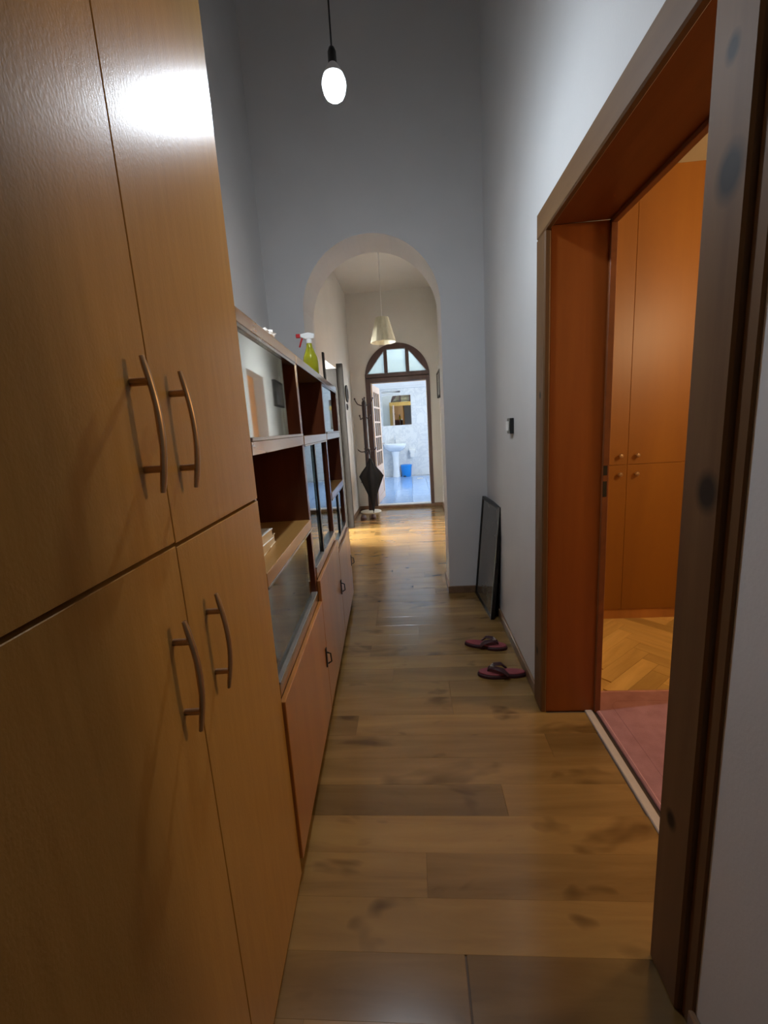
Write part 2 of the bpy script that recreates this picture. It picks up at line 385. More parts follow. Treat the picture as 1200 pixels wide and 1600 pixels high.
# ---- floor of crosswise laminate planks
fl = sroot('floor', 'brown laminate floor of crosswise planks')
bm = BM(); box(bm, XL, 0.80, YB, YA2, -0.06, -0.004); box(bm, VL, VR, YA2, YF, -0.06, -0.004)
obj('floor_bed', bm, M_JOINT, fl)
PW = 0.1365; y = 1.302 - PW*20
plank_meshes = {}
def plank_mesh(L, W):
    key = (round(L, 2), round(W, 3))
    if key not in plank_meshes:
        L, W = key; plank_meshes[key] = mesh(bx(0.0002, L-0.0002, 0.0002, W-0.0002, -0.010, 0.0), 'plank', 0.0005)
        plank_meshes[key].materials.append(M_PLANK)
    return plank_meshes[key]
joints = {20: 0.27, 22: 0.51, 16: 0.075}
row = 0
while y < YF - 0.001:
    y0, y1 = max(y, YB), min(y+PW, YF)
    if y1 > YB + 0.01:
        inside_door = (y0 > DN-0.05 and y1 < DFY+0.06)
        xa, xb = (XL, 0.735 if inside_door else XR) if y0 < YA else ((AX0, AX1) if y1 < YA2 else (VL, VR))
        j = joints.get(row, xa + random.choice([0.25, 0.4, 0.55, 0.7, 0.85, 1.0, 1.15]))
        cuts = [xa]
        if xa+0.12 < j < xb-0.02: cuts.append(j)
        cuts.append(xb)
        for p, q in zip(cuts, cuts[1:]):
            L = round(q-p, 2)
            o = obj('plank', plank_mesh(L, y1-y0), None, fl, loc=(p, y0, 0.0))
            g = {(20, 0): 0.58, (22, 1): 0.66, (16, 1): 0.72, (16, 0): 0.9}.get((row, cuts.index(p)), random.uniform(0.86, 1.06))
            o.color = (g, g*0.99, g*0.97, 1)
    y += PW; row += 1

# ---- baseboards
BH, BT = 0.058, 0.014
def bb(name, bm, label): struct(obj(name, bm, M_BASE, bevel=0.003), label)
bm = BM(); box(bm, XR-BT, XR, DFY+0.105, YA, 0, BH); box(bm, XR-BT, XR, YB, 0.765, 0, BH)
bb('baseboard_right', bm, 'low brown baseboard along the right hall wall')
bm = BM(); box(bm, AX1, XR-BT, YA-BT, YA, 0, BH); box(bm, AX1-BT, AX1, YA-BT, YA2, 0, BH)
bb('baseboard_front', bm, 'low brown baseboard around the right pier of the arch')
bm = BM(); box(bm, VR-BT, VR, YA2, 5.0, 0, BH); box(bm, VR-BT, VR, 5.88, YF, 0, BH); box(bm, VL, VL+BT, YA2, LD0-0.1, 0, BH); box(bm, VL, VL+BT, LD1+0.056, YF, 0, BH)
box(bm, VL+BT, FX0, YF-BT, YF, 0, BH); box(bm, FX1, VR-BT, YF-BT, YF, 0, BH)
bb('baseboard_vestibule', bm, 'low brown baseboard in the vestibule')

# ---- side doorway lining and casing
tr = sroot('trim_1', 'orange pine door lining with dark stained casing on the right wall')
obj('jamb', bx(0.56, 0.80, DFY, DFY+0.03, 0, DH), M_PINE, tr, 0.002)
obj('jamb', bx(0.56, 0.80, DN-0.03, DN, 0, DH), M_PINE, tr, 0.002)
obj('head_jamb', bx(0.56, 0.80, DN, DFY, DH, DH+0.03), M_PINEH, tr, 0.002)
bm = BM(); box(bm, 0.775, 0.80, DFY-0.016, DFY, 0, DH); box(bm, 0.775, 0.80, DN, DN+0.016, 0, DH); box(bm, 0.775, 0.80, DN, DFY, DH-0.016, DH)
obj('door_stop', bm, M_PINEH, tr, 0.002)
obj('architrave', bx(0.535, 0.56, DFY-0.006, DFY+0.105, 0, 2.045), M_CASE, tr, 0.005)
obj('architrave', bx(0.535, 0.56, 0.795, 0.905, 0, 2.045), M_CASE, tr, 0.005)
obj('outer_bead', bx(0.549, 0.56, 0.760, 0.795, 0, 2.13), M_CASE, tr, 0.003)
obj('head_architrave', bx(0.535, 0.56, 0.795, DFY+0.105, 2.045, 2.14), M_CASEH, tr, 0.005)
obj('strike_plate', bx(0.776, 0.792, DFY-0.0165, DFY-0.0158, 1.10, 1.14), M_BLACK, tr)
obj('strike_plate', bx(0.776, 0.792, DFY-0.0165, DFY-0.0158, 1.01, 1.075), M_BLACK, tr)
struct(obj('trim_2', bx(0.735, 0.768, DN, DFY, -0.012, 0.008), M_STRIP, bevel=0.003), 'pale threshold strip in the side doorway')

# ---- open doorway on the left of the vestibule and the small daylit room behind it
dl = sroot('door_2', 'dark grey frame of the open doorway in the left vestibule wall')
obj('architrave', bx(VL, VL+0.080, LD1, LD1+0.055, 0, LDH+0.06), M_GREYF, dl, 0.004)
obj('architrave', bx(VL, VL+0.022, LD0-0.055, LD0, 0, LDH+0.06), M_GREYF, dl, 0.004)
obj('jamb', bx(VL-0.22, VL, LD1-0.02, LD1, 0, LDH), M_GREYF, dl, 0.002)
LX0, LX1, LY0, LY1, LZ = -2.9, VL-0.22, 4.2, 6.7, 2.75
struct(obj('wall_small_room_near', bx(LX0, LX1, LY0-0.1, LY0, 0, LZ), M_WALLV), 'near wall of the small room')
struct(obj('wall_small_room_far', bx(LX0, LX1, LY1, LY1+0.1, 0, LZ), M_WALLV), 'far wall of the small room')
struct(obj('ceiling_small_room', bx(LX0, LX1, LY0, LY1, LZ, LZ+0.08), M_WALLV), 'small room ceiling')
struct(obj('floor_small_room', bx(LX0, VL, LY0, LY1, -0.06, -0.001), M_JOINT), 'small room floor')
V0, V1, VZ0, VZ1 = 4.55, 6.35, 0.85, 2.3
bm = BM(); box(bm, LX0-0.12, LX0, LY0, V0, 0, LZ); box(bm, LX0-0.12, LX0, V1, LY1, 0, LZ); box(bm, LX0-0.12, LX0, V0, V1, 0, VZ0); box(bm, LX0-0.12, LX0, V0, V1, VZ1, LZ)
struct(obj('wall_small_room_left', bm, M_WALLV), 'window wall of the small room')
wv = sroot('window_2', 'daylight window of the small room left of the vestibule')
vm = (V0+V1)/2
obj('pane', bx(LX0-0.06, LX0-0.05, V0+0.05, vm-0.03, VZ0+0.05, VZ1-0.05), M_WIN2, wv); obj('pane', bx(LX0-0.06, LX0-0.05, vm+0.03, V1-0.05, VZ0+0.05, VZ1-0.05), M_WIN2, wv)
bm = BM(); box(bm, LX0-0.09, LX0-0.02, V0, V0+0.05, VZ0, VZ1); box(bm, LX0-0.09, LX0-0.02, V1-0.05, V1, VZ0, VZ1); box(bm, LX0-0.09, LX0-0.02, vm-0.03, vm+0.03, VZ0, VZ1)
box(bm, LX0-0.09, LX0-0.02, V0, V1, VZ0, VZ0+0.05); box(bm, LX0-0.09, LX0-0.02, V0, V1, VZ1-0.05, VZ1)
obj('window_frame', bm, M_WPLASTIC, wv)

# ---- far arched door: frame, transom, glazed leaf standing open into the bathroom
fd = sroot('door_1', 'dark brown arched door frame with transom and open glazed leaf')
fy0, fy1 = YF-0.012, YF+0.075
obj('post', bx(FX0, -0.635, fy0, fy1, 0, FZS), M_BROWNF, fd, 0.004)
obj('post', bx(0.262, FX1, fy0, fy1, 0, FZS), M_BROWNF, fd, 0.004)
obj('head_rail', bx(-0.635, 0.262, fy0, fy1, 2.06, 2.13), M_BROWNF, fd, 0.004)
obj('transom_rail', bx(FX0, FX1, fy0-0.004, fy1, 2.137, 2.20), M_BROWNF, fd, 0.004)
cx, RR = (FX0+FX1)/2, (FX1-FX0)/2
def arcpts(xa, xb, n=10):
    return [(x, FZS + math.sqrt(max(0, RR*RR-(x-cx)**2))) for x in [xa+(xb-xa)*i/n for i in range(n+1)]]
side = [(FX0, 2.20)] + [p for p in [(cx-RR*math.cos(a), FZS+RR*math.sin(a)) for a in [math.asin(0.07/RR)+i*0.09 for i in range(12)]] if p[0] < -0.41]
side += [(-0.40, FZS+math.sqrt(RR*RR-(-0.40-cx)**2)), (-0.40, 2.53), (-0.672, 2.20)]
obj('arch_rim', prism(BM(), side, 'xz', fy0, fy1), M_BROWNF, fd)
obj('arch_rim', prism(BM(), [(2*cx-x, z) for x, z in side], 'xz', fy0, fy1), M_BROWNF, fd)
obj('arch_rim', prism(BM(), [(-0.40, 2.555)] + arcpts(-0.40, 2*cx+0.40, 12) + [(2*cx+0.40, 2.555)], 'xz', fy0, fy1), M_BROWNF, fd)
obj('mullion', bx(-0.40, -0.345, fy0, fy1, 2.20, 2.556), M_BROWNF, fd, 0.003)
obj('mullion', bx(2*cx+0.345, 2*cx+0.40, fy0, fy1, 2.20, 2.556), M_BROWNF, fd, 0.003)
obj('pane', bx(-0.345, 2*cx+0.345, YF+0.03, YF+0.036, 2.20, 2.556), M_FROST, fd)
obj('pane', prism(BM(), [(-0.672, 2.20), (-0.40, 2.20), (-0.40, 2.53)], 'xz', YF+0.03, YF+0.036), M_FROST, fd)
obj('pane', prism(BM(), [(2*cx+0.672, 2.20), (2*cx+0.40, 2.53), (2*cx+0.40, 2.20)], 'xz', YF+0.03, YF+0.036), M_FROST, fd)
obj('sill', bx(FX0, FX1, YF-0.02, YF+0.05, 0.0, 0.045), M_BASE, fd, 0.004)
obj('sill', bx(FX0, FX1, YF+0.05, YF2+0.03, 0.0, 0.05), M_WPLASTIC, fd, 0.004)
# pine architrave on the bathroom side
obj('back_architrave', bx(FX0-0.05, FX0+0.085, YF2, YF2+0.02, 0.0, 2.17), M_YPINE, fd, 0.004)
obj('back_architrave', bx(FX1-0.055, FX1+0.08, YF2, YF2+0.02, 0.0, 2.17), M_YPINE, fd, 0.004)
obj('back_architrave', bx(FX0-0.05, FX1+0.08, YF2, YF2+0.022, 2.06, 2.19), M_YPINE, fd, 0.004)
# leaf: local x along the width, hinge at origin
LW, LH, LT = 0.86, 2.0, 0.036
leaf = obj('leaf', (lambda bm: (box(bm, 0, 0.10, 0, LT, 0, LH), box(bm, LW-0.10, LW, 0, LT, 0, LH), box(bm, 0.10, LW-0.10, 0, LT, LH-0.11, LH),
      box(bm, 0.10, LW-0.10, 0, LT, 0, 0.12), box(bm, 0.10, LW-0.10, 0, LT, 0.52, 0.64), box(bm, 0.10, LW-0.10, 0.008, LT-0.008, 0.12, 0.52))[0] and bm)(BM()), M_CREAM, fd,
      loc=(-0.628, YF2+0.005, 0.055), rot=(0, 0, math.radians(86)))
gx0, gx1, gz0, gz1 = 0.10, LW-0.10, 0.64, LH-0.11
for i in range(1, 3):
    xx = gx0+(gx1-gx0)*i/3; obj('glazing_bar', bx(xx-0.014, xx+0.014, 0.004, LT-0.004, gz0, gz1), M_CREAM, leaf)
for i in range(1, 5):
    zz = gz0+(gz1-gz0)*i/5; obj('glazing_bar', bx(gx0, gx1, 0.005, LT-0.005, zz-0.014, zz+0.014), M_CREAM, leaf)
gm = mesh(bx(0, (gx1-gx0)/3-0.028, -0.002, 0.002, 0, (gz1-gz0)/5-0.028), 'pane'); gm.materials.append(M_DGLASS)
for i in range(3):
    for jz in range(5):
        obj('pane', gm, None, leaf, loc=(gx0+(gx1-gx0)*i/3+0.014, LT/2, gz0+(gz1-gz0)*jz/5+0.014))
obj('door_handle', tube(BM(), [(LW-0.05, 0, 1.0), (LW-0.05, -0.05, 1.0), (LW-0.16, -0.05, 1.0)], 0.009), M_CHROME, leaf, smooth=True)

# ---- bathroom shell
BX0, BX1, BY0, BY1, BZ = -1.7, 1.35, YF2, 11.62, 2.9
bf = sroot('floor_bathroom', 'glossy blue tiled bathroom floor')
obj('floor_bed', bx(BX0, BX1, BY0, BY1, 0.0, 0.042), M_GROUT, bf)
TS = 0.33
tm = mesh(bx(0.002, TS-0.002, 0.002, TS-0.002, 0.0, 0.012), 'tile', 0.0015); tm.materials.append(M_FTILE)
ny = int((BY1-BY0)/TS)+1
for i in range(10):
    for jy in range(ny):
        px, py = BX0+i*TS, BY0+0.03+jy*TS
        if px+TS > BX1 or py+TS > BY1+0.12: continue
        if py+TS > BY1: continue
        obj('tile', tm, None, bf, loc=(px, py, 0.038))
bw = sroot('wall_bathroom', 'white marbled tile wall of the bathroom')
obj('wall_bed', bx(BX0, BX1, BY1, BY1+0.1, 0, BZ), M_GROUT, bw)
TW, TH = 0.30, 0.45
wm = mesh(bx(0.0015, TW-0.0015, -0.010, 0.0, 0.0015, TH-0.0015), 'tile', 0.0012); wm.materials.append(M_WTILE)
for i in range(10):
    for jz in range(5):
        obj('tile', wm, None, bw, loc=(BX0+0.02+i*TW, BY1, 0.05+jz*TH))
obj('cornice', bx(BX0, BX1, BY1-0.03, BY1, 2.31, 2.36), M_BATHC, bw, 0.006)
obj('upper_wall', bx(BX0, BX1, BY1-0.012, BY1, 2.36, BZ), M_BATHC, bw)
struct(obj('wall_bathroom_left', bx(BX0-0.1, BX0, BY0, BY1, 0, BZ), M_BATHC), 'left bathroom wall')
bm = BM(); W0, W1, WZ0, WZ1 = 8.2, 10.2, 0.95, 2.35
box(bm, BX1, BX1+0.12, BY0, W0, 0, BZ); box(bm, BX1, BX1+0.12, W1, BY1, 0, BZ); box(bm, BX1, BX1+0.12, W0, W1, 0, WZ0); box(bm, BX1, BX1+0.12, W0, W1, WZ1, BZ)
struct(obj('wall_bathroom_right', bm, M_BATHC), 'right bathroom wall with the window')
wn = sroot('window_1', 'daylight window in the right bathroom wall')
obj('pane', bx(BX1+0.06, BX1+0.07, W0+0.05, (W0+W1)/2-0.03, WZ0+0.05, WZ1-0.05), M_WIN, wn)
obj('pane', bx(BX1+0.06, BX1+0.07, (W0+W1)/2+0.03, W1-0.05, WZ0+0.05, WZ1-0.05), M_WIN, wn)
bm = BM(); box(bm, BX1+0.02, BX1+0.1, W0, W0+0.05, WZ0, WZ1); box(bm, BX1+0.02, BX1+0.1, W1-0.05, W1, WZ0, WZ1); box(bm, BX1+0.02, BX1+0.1, (W0+W1)/2-0.03, (W0+W1)/2+0.03, WZ0, WZ1)
box(bm, BX1+0.02, BX1+0.1, W0, W1, WZ0, WZ0+0.05); box(bm, BX1+0.02, BX1+0.1, W0, W1, WZ1-0.05, WZ1)
obj('window_frame', bm, M_WPLASTIC, wn)
struct(obj('ceiling_bathroom', bx(BX0, BX1, BY0, BY1, BZ, BZ+0.08), M_BATHC), 'bathroom ceiling')

# ---- side room shell
RX1, RY0, RY1, RZ = 3.3, -0.6, 3.45, 2.95
pf = sroot('floor_side_room', 'herringbone parquet of the side room')
obj('floor_bed', bx(0.768, RX1, RY0, RY1, -0.06, -0.008), M_JOINT, pf)
PB, PL = 0.085, 0.425
pm = mesh(bx(0.0006, PB-0.0006, 0.0006, PL-0.0006, -0.012, 0.0), 'parquet_block', 0.0008); pm.materials.append(M_PARQ)
cnt = 0
ca = math.radians(40)
for a in range(-40, 60):
    for b_ in range(-16, 16):
        # herringbone on a lattice, rotated by 45 degrees
        for kind in (0, 1):
            ox = a*PB + b_*PL; oy = a*PB - b_*PL
            if kind == 0: lx, ly, rz = ox, oy, 0.0
            else: lx, ly, rz = ox + PB + PL, oy, math.pi/2
            # centre of the block in pattern space
            mxp, myp = (lx+PB/2, ly+PL/2) if kind == 0 else (lx-PL/2, ly+PB/2)
            wx = 1.5 + mxp*math.cos(ca)-myp*math.sin(ca); wy = 2.1 + mxp*math.sin(ca)+myp*math.cos(ca)
            if not (0.95 < wx < 3.15 and 1.85 < wy < 3.30): continue
            X = 1.5 + lx*math.cos(ca)-ly*math.sin(ca); Y = 2.1 + lx*math.sin(ca)+ly*math.cos(ca)
            obj('parquet_block', pm, None, pf, loc=(X, Y, 0.0), rot=(0, 0, rz+ca)); cnt += 1
obj('parquet_field', (lambda bm: (box(bm, 0.80, RX1, RY0, 1.78, -0.02, -0.006), bm)[1])(BM()), M_PARQ, pf)
obj('parquet_border', bx(0.80, 0.99, 1.78, RY1, -0.02, -0.007), M_PARQ, pf)
struct(obj('wall_room_far', bx(0.80, RX1, RY1, RY1+0.1, 0, RZ), M_ROOMW), 'far wall of the side room')
struct(obj('wall_room_back', bx(0.80, RX1, RY0-0.1, RY0, 0, RZ), M_ROOMW), 'near wall of the side room')
struct(obj('wall_room_right', bx(RX1, RX1+0.1, RY0, RY1, 0, RZ), M_ROOMW), 'outer wall of the side room')
bm2 = BM(); box(bm2, 0.80, 0.806, RY0, DN-0.03, 0, RZ); box(bm2, 0.80, 0.806, DFY+0.03, RY1, 0, RZ); box(bm2, 0.80, 0.806, DN-0.03, DFY+0.03, DH+0.03, RZ)
struct(obj('wall_room_left', bm2, M_ROOMW), 'side room face of the shared wall')
struct(obj('ceiling_side_room', bx(0.80, RX1, RY0, RY1, RZ, RZ+0.08), M_ROOMW), 'side room ceiling')

# ================================================================== THINGS
# ---- tall beech wardrobe
def floc(x, y, z=0.0):
    return Vector((FO.x + x*math.cos(FT) - y*math.sin(FT), FO.y + x*math.sin(FT) + y*math.cos(FT), z))
WY0, WYM, WY1 = 0.190, 0.641, 1.088
wd = thing('wardrobe', 'tall beech laminate wardrobe with four doors and bow handles', 'wardrobe', floc(0.004, WY0), FT)
W = WY1-WY0; D = 0.57; ZS = 1.19; ZT = 2.42
bm = BM()
box(bm, -D, -0.020, 0, 0.018, 0, ZT); box(bm, -D, -0.020, W-0.018, W, 0, ZT); box(bm, -D, -0.020, 0.018, W-0.018, ZT-0.018, ZT)
box(bm, -D, -0.020, 0.018, W-0.018, 0.0, 0.02); box(bm, -D, -0.020, 0.018, W-0.018, ZS-0.018, ZS+0.018); box(bm, -D, -D+0.006, 0.018, W-0.018, 0.02, ZT-0.018)
obj('body', bm, M_LAMEDGE, wd)
def bow_handle(parent, y, z, L):
    h = BM()
    pts = [(0.019 + 0.013*math.cos(math.pi*(i/12-0.5)*0.92), y, z-L/2+L*i/12) for i in range(13)]
    tube(h, pts, [0.0045]+[0.0058]*11+[0.0045], 8, 0.75)
    for dz in (-L*0.32, L*0.32): tube(h, [(0.0, y, z+dz), (0.026, y, z+dz)], 0.0055, 10)
    obj('handle', h, M_NICKEL, parent, smooth=True)
mid = WYM-WY0
for (y0, y1, z0, z1, hy, hz) in ((0.0, mid-0.0012, ZS+0.003, ZT, WYM-0.052-WY0, 1.371), (mid+0.0012, W, ZS+0.0005, ZT, WYM+0.056-WY0, 1.364),
                                 (0.0, mid-0.0012, 0.012, ZS-0.003, WYM-0.052-WY0, 0.990), (mid+0.0012, W, 0.012, ZS-0.006, WYM+0.072-WY0, 0.985)):
    d = obj('door', bx(-0.019, 0.0, y0, y1, z0, z1), M_LAM, wd, 0.001)
    bow_handle(d, hy, hz, 0.185)

# ---- three wall units
ZL = dict(top0=1.625, top1=1.66, a0=1.298, a1=1.335, b0=0.94, b1=0.98, c0=0.605, c1=0.645)
UD = 0.43
def unit(y0, y1, label, kind):
    Wd = y1-y0
    u = thing('wall_unit', label, 'cabinet', floc(0, y0), FT, 'dark walnut wall units along the left wall')
    for a, b in ((0, 0.017), (Wd-0.017, Wd)):
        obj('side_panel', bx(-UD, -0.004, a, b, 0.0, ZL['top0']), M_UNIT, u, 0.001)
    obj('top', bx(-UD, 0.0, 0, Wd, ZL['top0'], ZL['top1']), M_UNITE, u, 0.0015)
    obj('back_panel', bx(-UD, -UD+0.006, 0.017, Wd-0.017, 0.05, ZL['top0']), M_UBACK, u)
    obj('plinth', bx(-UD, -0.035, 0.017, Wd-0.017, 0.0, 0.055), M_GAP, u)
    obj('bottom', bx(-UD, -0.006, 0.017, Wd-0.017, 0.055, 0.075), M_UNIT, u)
    obj('shelf', bx(-UD, 0.0, 0.017, Wd-0.0, ZL['a0'], ZL['a1']), M_UNITE, u, 0.0015)
    e = 0.019
    def pane(a, b, z0, z1, x=-0.012):
        return obj('glass_pane', bx(x-0.004, x, a, b, z0, z1), M_GLASS, u)
    def track(z0, z1, x1=0.002):
        obj('glass_track', bx(-0.026, x1, 0.017, Wd-0.017, z0, z1), M_TRACK, u, 0.001)
    def handle(par, y, z):
        h = BM(); box(h, 0.014, 0.020, y-0.008, y+0.008, z-0.045, z+0.045)
        tube(h, [(0.020, y, z+0.025), (0.036, y, z+0.018), (0.038, y, z-0.02), (0.022, y, z-0.03)], 0.0035, 6)
        obj('handle', h, M_DARKMETAL, par, smooth=True)
    if kind in (1, 3):
        obj('shelf', bx(-UD, 0.0, 0.017, Wd-0.017, ZL['b0'], ZL['b1']), M_COUNTER, u, 0.0015)
        obj('rail', bx(-UD, 0.0, 0.017, Wd-0.017, ZL['c0'], ZL['c1']), M_UNITE, u, 0.0015)
        track(ZL['c1'], ZL['c1']+0.008); track(ZL['b0']-0.008, ZL['b0'])
        if kind == 1:
            pane(0.018, 0.65, ZL['c1']+0.006, ZL['b0']-0.006)
        else:
            pane(0.018, Wd*0.52, ZL['c1']+0.006, ZL['b0']-0.006); pane(Wd*0.48, Wd-0.06, ZL['c1']+0.006, ZL['b0']-0.006, -0.019)
            obj('pane_pull', bx(-0.012, -0.004, Wd*0.5-0.03, Wd*0.5+0.03, ZL['c1']+0.006, ZL['b0']-0.006), M_DARKMETAL, u)
        d = obj('door', bx(-0.002, 0.014, 0.0005, Wd-0.002, 0.062, ZL['c0']-0.004), M_UNITD, u, 0.002)
        handle(d, Wd-0.03, 0.34)
        track(ZL['a1'], ZL['a1']+0.010, 0.004); track(ZL['top0']-0.010, ZL['top0'], -0.002)
        pane(0.018, 0.52 if kind == 1 else 0.46, ZL['a1']+0.008, ZL['top0']-0.008)
    else:
        obj('rail', bx(-UD, 0.0, 0.017, Wd-0.017, 0.70, 0.745), M_UNITE, u, 0.0015)
        obj('shelf', bx(-UD, -0.05, 0.017, Wd-0.017, 1.0, 1.018), M_UNIT, u)
        track(0.745, 0.753); track(ZL['a0']-0.008, ZL['a0'])
        pane(0.018, Wd*0.40, 0.752, ZL['a0']-0.006); pane(Wd*0.36, Wd-0.018, 0.752, ZL['a0']-0.006, -0.019)
        obj('pane_pull', bx(-0.012, -0.002, Wd*0.37, Wd*0.40, 0.752, ZL['a0']-0.006), M_DARKMETAL, u)
        d = obj('door', bx(-0.002, 0.014, 0.0005, Wd-0.002, 0.062, 0.695), M_UNITD, u, 0.002)
        handle(d, Wd-0.035, 0.40)
    return u
unit(1.0895, 1.826, 'dark walnut wall unit next to the beech wardrobe, books in its niche', 1)
unit(1.829, 2.563, 'middle walnut wall unit with tall glass panes, spray bottle on top', 2)
unit(2.566, 3.300, 'farthest walnut wall unit, beside the arch', 3)

# ---- small things on and in the units
def book(y, x, z, L, Wb, T, mat, rot, label):
    b = thing('book', label, 'book', floc(x, y, z), FT+rot, 'books lying in the wall unit niche')
    obj('cover', (lambda bm: (box(bm, -Wb/2, Wb/2, -L/2, L/2, 0, 0.003), box(bm, -Wb/2, Wb/2, -L/2, L/2, T-0.003, T), box(bm, -Wb/2, -Wb/2+0.003, -L/2, L/2, 0.003, T-0.003), bm)[3])(BM()), mat, b, 0.001)
    obj('pages', bx(-Wb/2+0.003, Wb/2-0.003, -L/2+0.003, L/2-0.003, 0.003, T-0.003), M_CREAMP, b)
book(1.33, -0.14, 0.9805, 0.24, 0.17, 0.032, M_CREAMP, 0.05, 'cream book at the bottom of the small stack in the niche')
book(1.27, -0.13, 1.0130, 0.22, 0.16, 0.034, M_PAPER, -0.04, 'white book on top of the small stack in the niche')
# spray bottle
sp = thing('spray_bottle', 'yellow-green spray bottle with red trigger on the middle wall unit', 'bottle', floc(-0.047, 2.515, 1.661), math.radians(188))
obj('body', lathe(BM(), [(0.036, 0.0), (0.042, 0.006), (0.042, 0.07), (0.038, 0.095), (0.026, 0.125), (0.017, 0.150), (0.014, 0.170)], 20), M_LIQ, sp, smooth=True)
obj('collar', lathe(BM(), [(0.016, 0.168), (0.016, 0.188), (0.012, 0.190)], 16), M_WPLASTIC, sp, smooth=True)
bm = BM(); prism(bm, [(-0.028, 0.190), (0.020, 0.190), (0.045, 0.200), (0.045, 0.216), (0.0, 0.224), (-0.035, 0.216)], 'xz', -0.011, 0.011)
obj('head', bm, M_WPLASTIC, sp, 0.003)
bm = BM(); prism(bm, [(0.044, 0.199), (0.068, 0.199), (0.068, 0.218), (0.044, 0.218)], 'xz', -0.010, 0.010)
prism(bm, [(0.030, 0.198), (0.040, 0.198), (0.058, 0.150), (0.050, 0.148)], 'xz', -0.006, 0.006)
obj('trigger', bm, M_RED, sp, 0.002)
# crumpled white tissue
bm = BM(); bmesh.ops.create_icosphere(bm, subdivisions=3, radius=0.035)
for v in bm.verts:
    n = v.co.normalized(); s = 1 + 0.35*math.sin(9*n.x+2)*math.sin(8*n.y)*math.cos(7*n.z+1)
    v.co = Vector((n.x*0.036*s, n.y*0.05*s, max(-0.012, n.z*0.024*s)+0.014))
ts = obj('tissue', bm, M_PAPER, loc=floc(-0.045, 1.52, 1.659))
tag(ts, 'crumpled white tissue on top of the nearest wall unit', 'tissue')

# ---- hall pendant bulb
pb = thing('pendant_bulb', 'bare lit white bulb hanging on a thin dark cord', 'lamp', (BULB.x, BULB.y, BULB.z))
G = 1.02
sc_ = lambda P: [(r*G, z*G) for r, z in P]
obj('glass', lathe(BM(), sc_([(0.004, -0.046), (0.016, -0.043), (0.028, -0.034), (0.0345, -0.022)]), 28), M_BULB, pb, smooth=True)
obj('diffuser_neck', lathe(BM(), sc_([(0.0347, -0.0225), (0.0385, -0.011), (0.0400, 0.0), (0.0385, 0.012), (0.033, 0.026)]), 28), M_NECK, pb, smooth=True)
obj('bulb_base', lathe(BM(), sc_([(0.0332, 0.0255), (0.026, 0.042), (0.017, 0.055), (0.013, 0.060)]), 24), M_WPLASTIC, pb, smooth=True)
obj('socket', lathe(BM(), sc_([(0.013, 0.058), (0.014, 0.062), (0.014, 0.092), (0.009, 0.104), (0.003, 0.110)]), 20), M_BLACK, pb, smooth=True)
obj('cord', tube(BM(), [(0, 0, 0.105), (0.001, 0, 0.4), (0, 0, ZC-BULB.z)], 0.003, 8), M_BLACK, pb, smooth=True)

# ---- vestibule pendant with cloth shade
pl = thing('pendant_lamp', 'unlit pendant lamp with cream cone shade in the vestibule', 'lamp', (-0.285, 5.3, 2.31))
bm = BM(); ring = []
for r, z in ((0.145, 0.0), (0.13, 0.06), (0.095, 0.19), (0.075, 0.27), (0.072, 0.27), (0.092, 0.19), (0.127, 0.06), (0.142, 0.0)):
    ring.append([bm.verts.new((r*(1+0.02*math.cos(12*2*math.pi*i/48))*math.cos(2*math.pi*i/48), r*(1+0.02*math.cos(12*2*math.pi*i/48))*math.sin(2*math.pi*i/48), z)) for i in range(48)])
for a, b in zip(ring, ring[1:]+ring[:1]):
    for i in range(48): bm.faces.new([a[i], a[(i+1) % 48], b[(i+1) % 48], b[i]])
obj('shade', bm, M_SHADE, pl, smooth=True)
obj('shade_ring', lathe(BM(), [(0.072, 0.262), (0.073, 0.268), (0.015, 0.272)], 20), M_WPLASTIC, pl, smooth=True)
obj('cord', tube(BM(), [(0, 0, 0.27), (0, 0, 0.7), (0, 0, ZV-2.31)], 0.004, 8), M_WPLASTIC, pl, smooth=True)
obj('bulb', lathe(BM(), [(0.005, 0.09), (0.025, 0.10), (0.03, 0.13), (0.022, 0.17), (0.014, 0.20), (0.014, 0.26)], 16), M_WPLASTIC, pl, smooth=True)

# ---- coat rack, umbrella, shoes
ck = thing('coat_rack', 'dark standing coat rack on a pale round base beside the bathroom door', 'coat rack', (-0.735, 6.98, 0))
obj('base', lathe(BM(), [(0.165, 0.0), (0.17, 0.006), (0.168, 0.018), (0.12, 0.026), (0.03, 0.034)], 32), M_IVORY, ck, smooth=True)
obj('pole', lathe(BM(), [(0.036, 0.03), (0.036, 1.75), (0.022, 1.775), (0.006, 1.785)], 16), M_RACK, ck, smooth=True)
for zz, L, n0 in ((1.70, 0.14, 0.2), (1.53, 0.11, 0.9), (0.99, 0.15, 0.35)):
    for i in range(4):
        a = n0 + i*math.pi/2
        up_ = 0.11 if zz > 1.6 else (0.02 if zz > 1.2 else 0.05)
        dn = -0.01 if zz > 1.6 else -0.045 if zz > 1.2 else -0.02
        P = [(0.026, zz), (0.06, zz+dn*0.6+up_*0.15), (0.10, zz+dn+up_*0.35), (L-0.01, zz+dn*0.5+up_*0.75), (L, zz+up_)]
        h = obj('hook', tube(BM(), [(r*math.cos(a), r*math.sin(a), z) for r, z in P], 0.0085, 8), M_RACK, ck, smooth=True)
        e = P[-1]; bm = BM(); bmesh.ops.create_uvsphere(bm, u_segments=10, v_segments=8, radius=0.014)
        bmesh.ops.translate(bm, verts=bm.verts, vec=(e[0]*math.cos(a), e[0]*math.sin(a), e[1]))
        obj('hook_tip', bm, M_SILVER if zz < 1.2 else M_RACK, h, smooth=True)
obj('peg', tube(BM(), [(0, 0, 0.50), (-0.13, -0.02, 0.50)], 0.008, 8), M_RACK, ck, smooth=True)
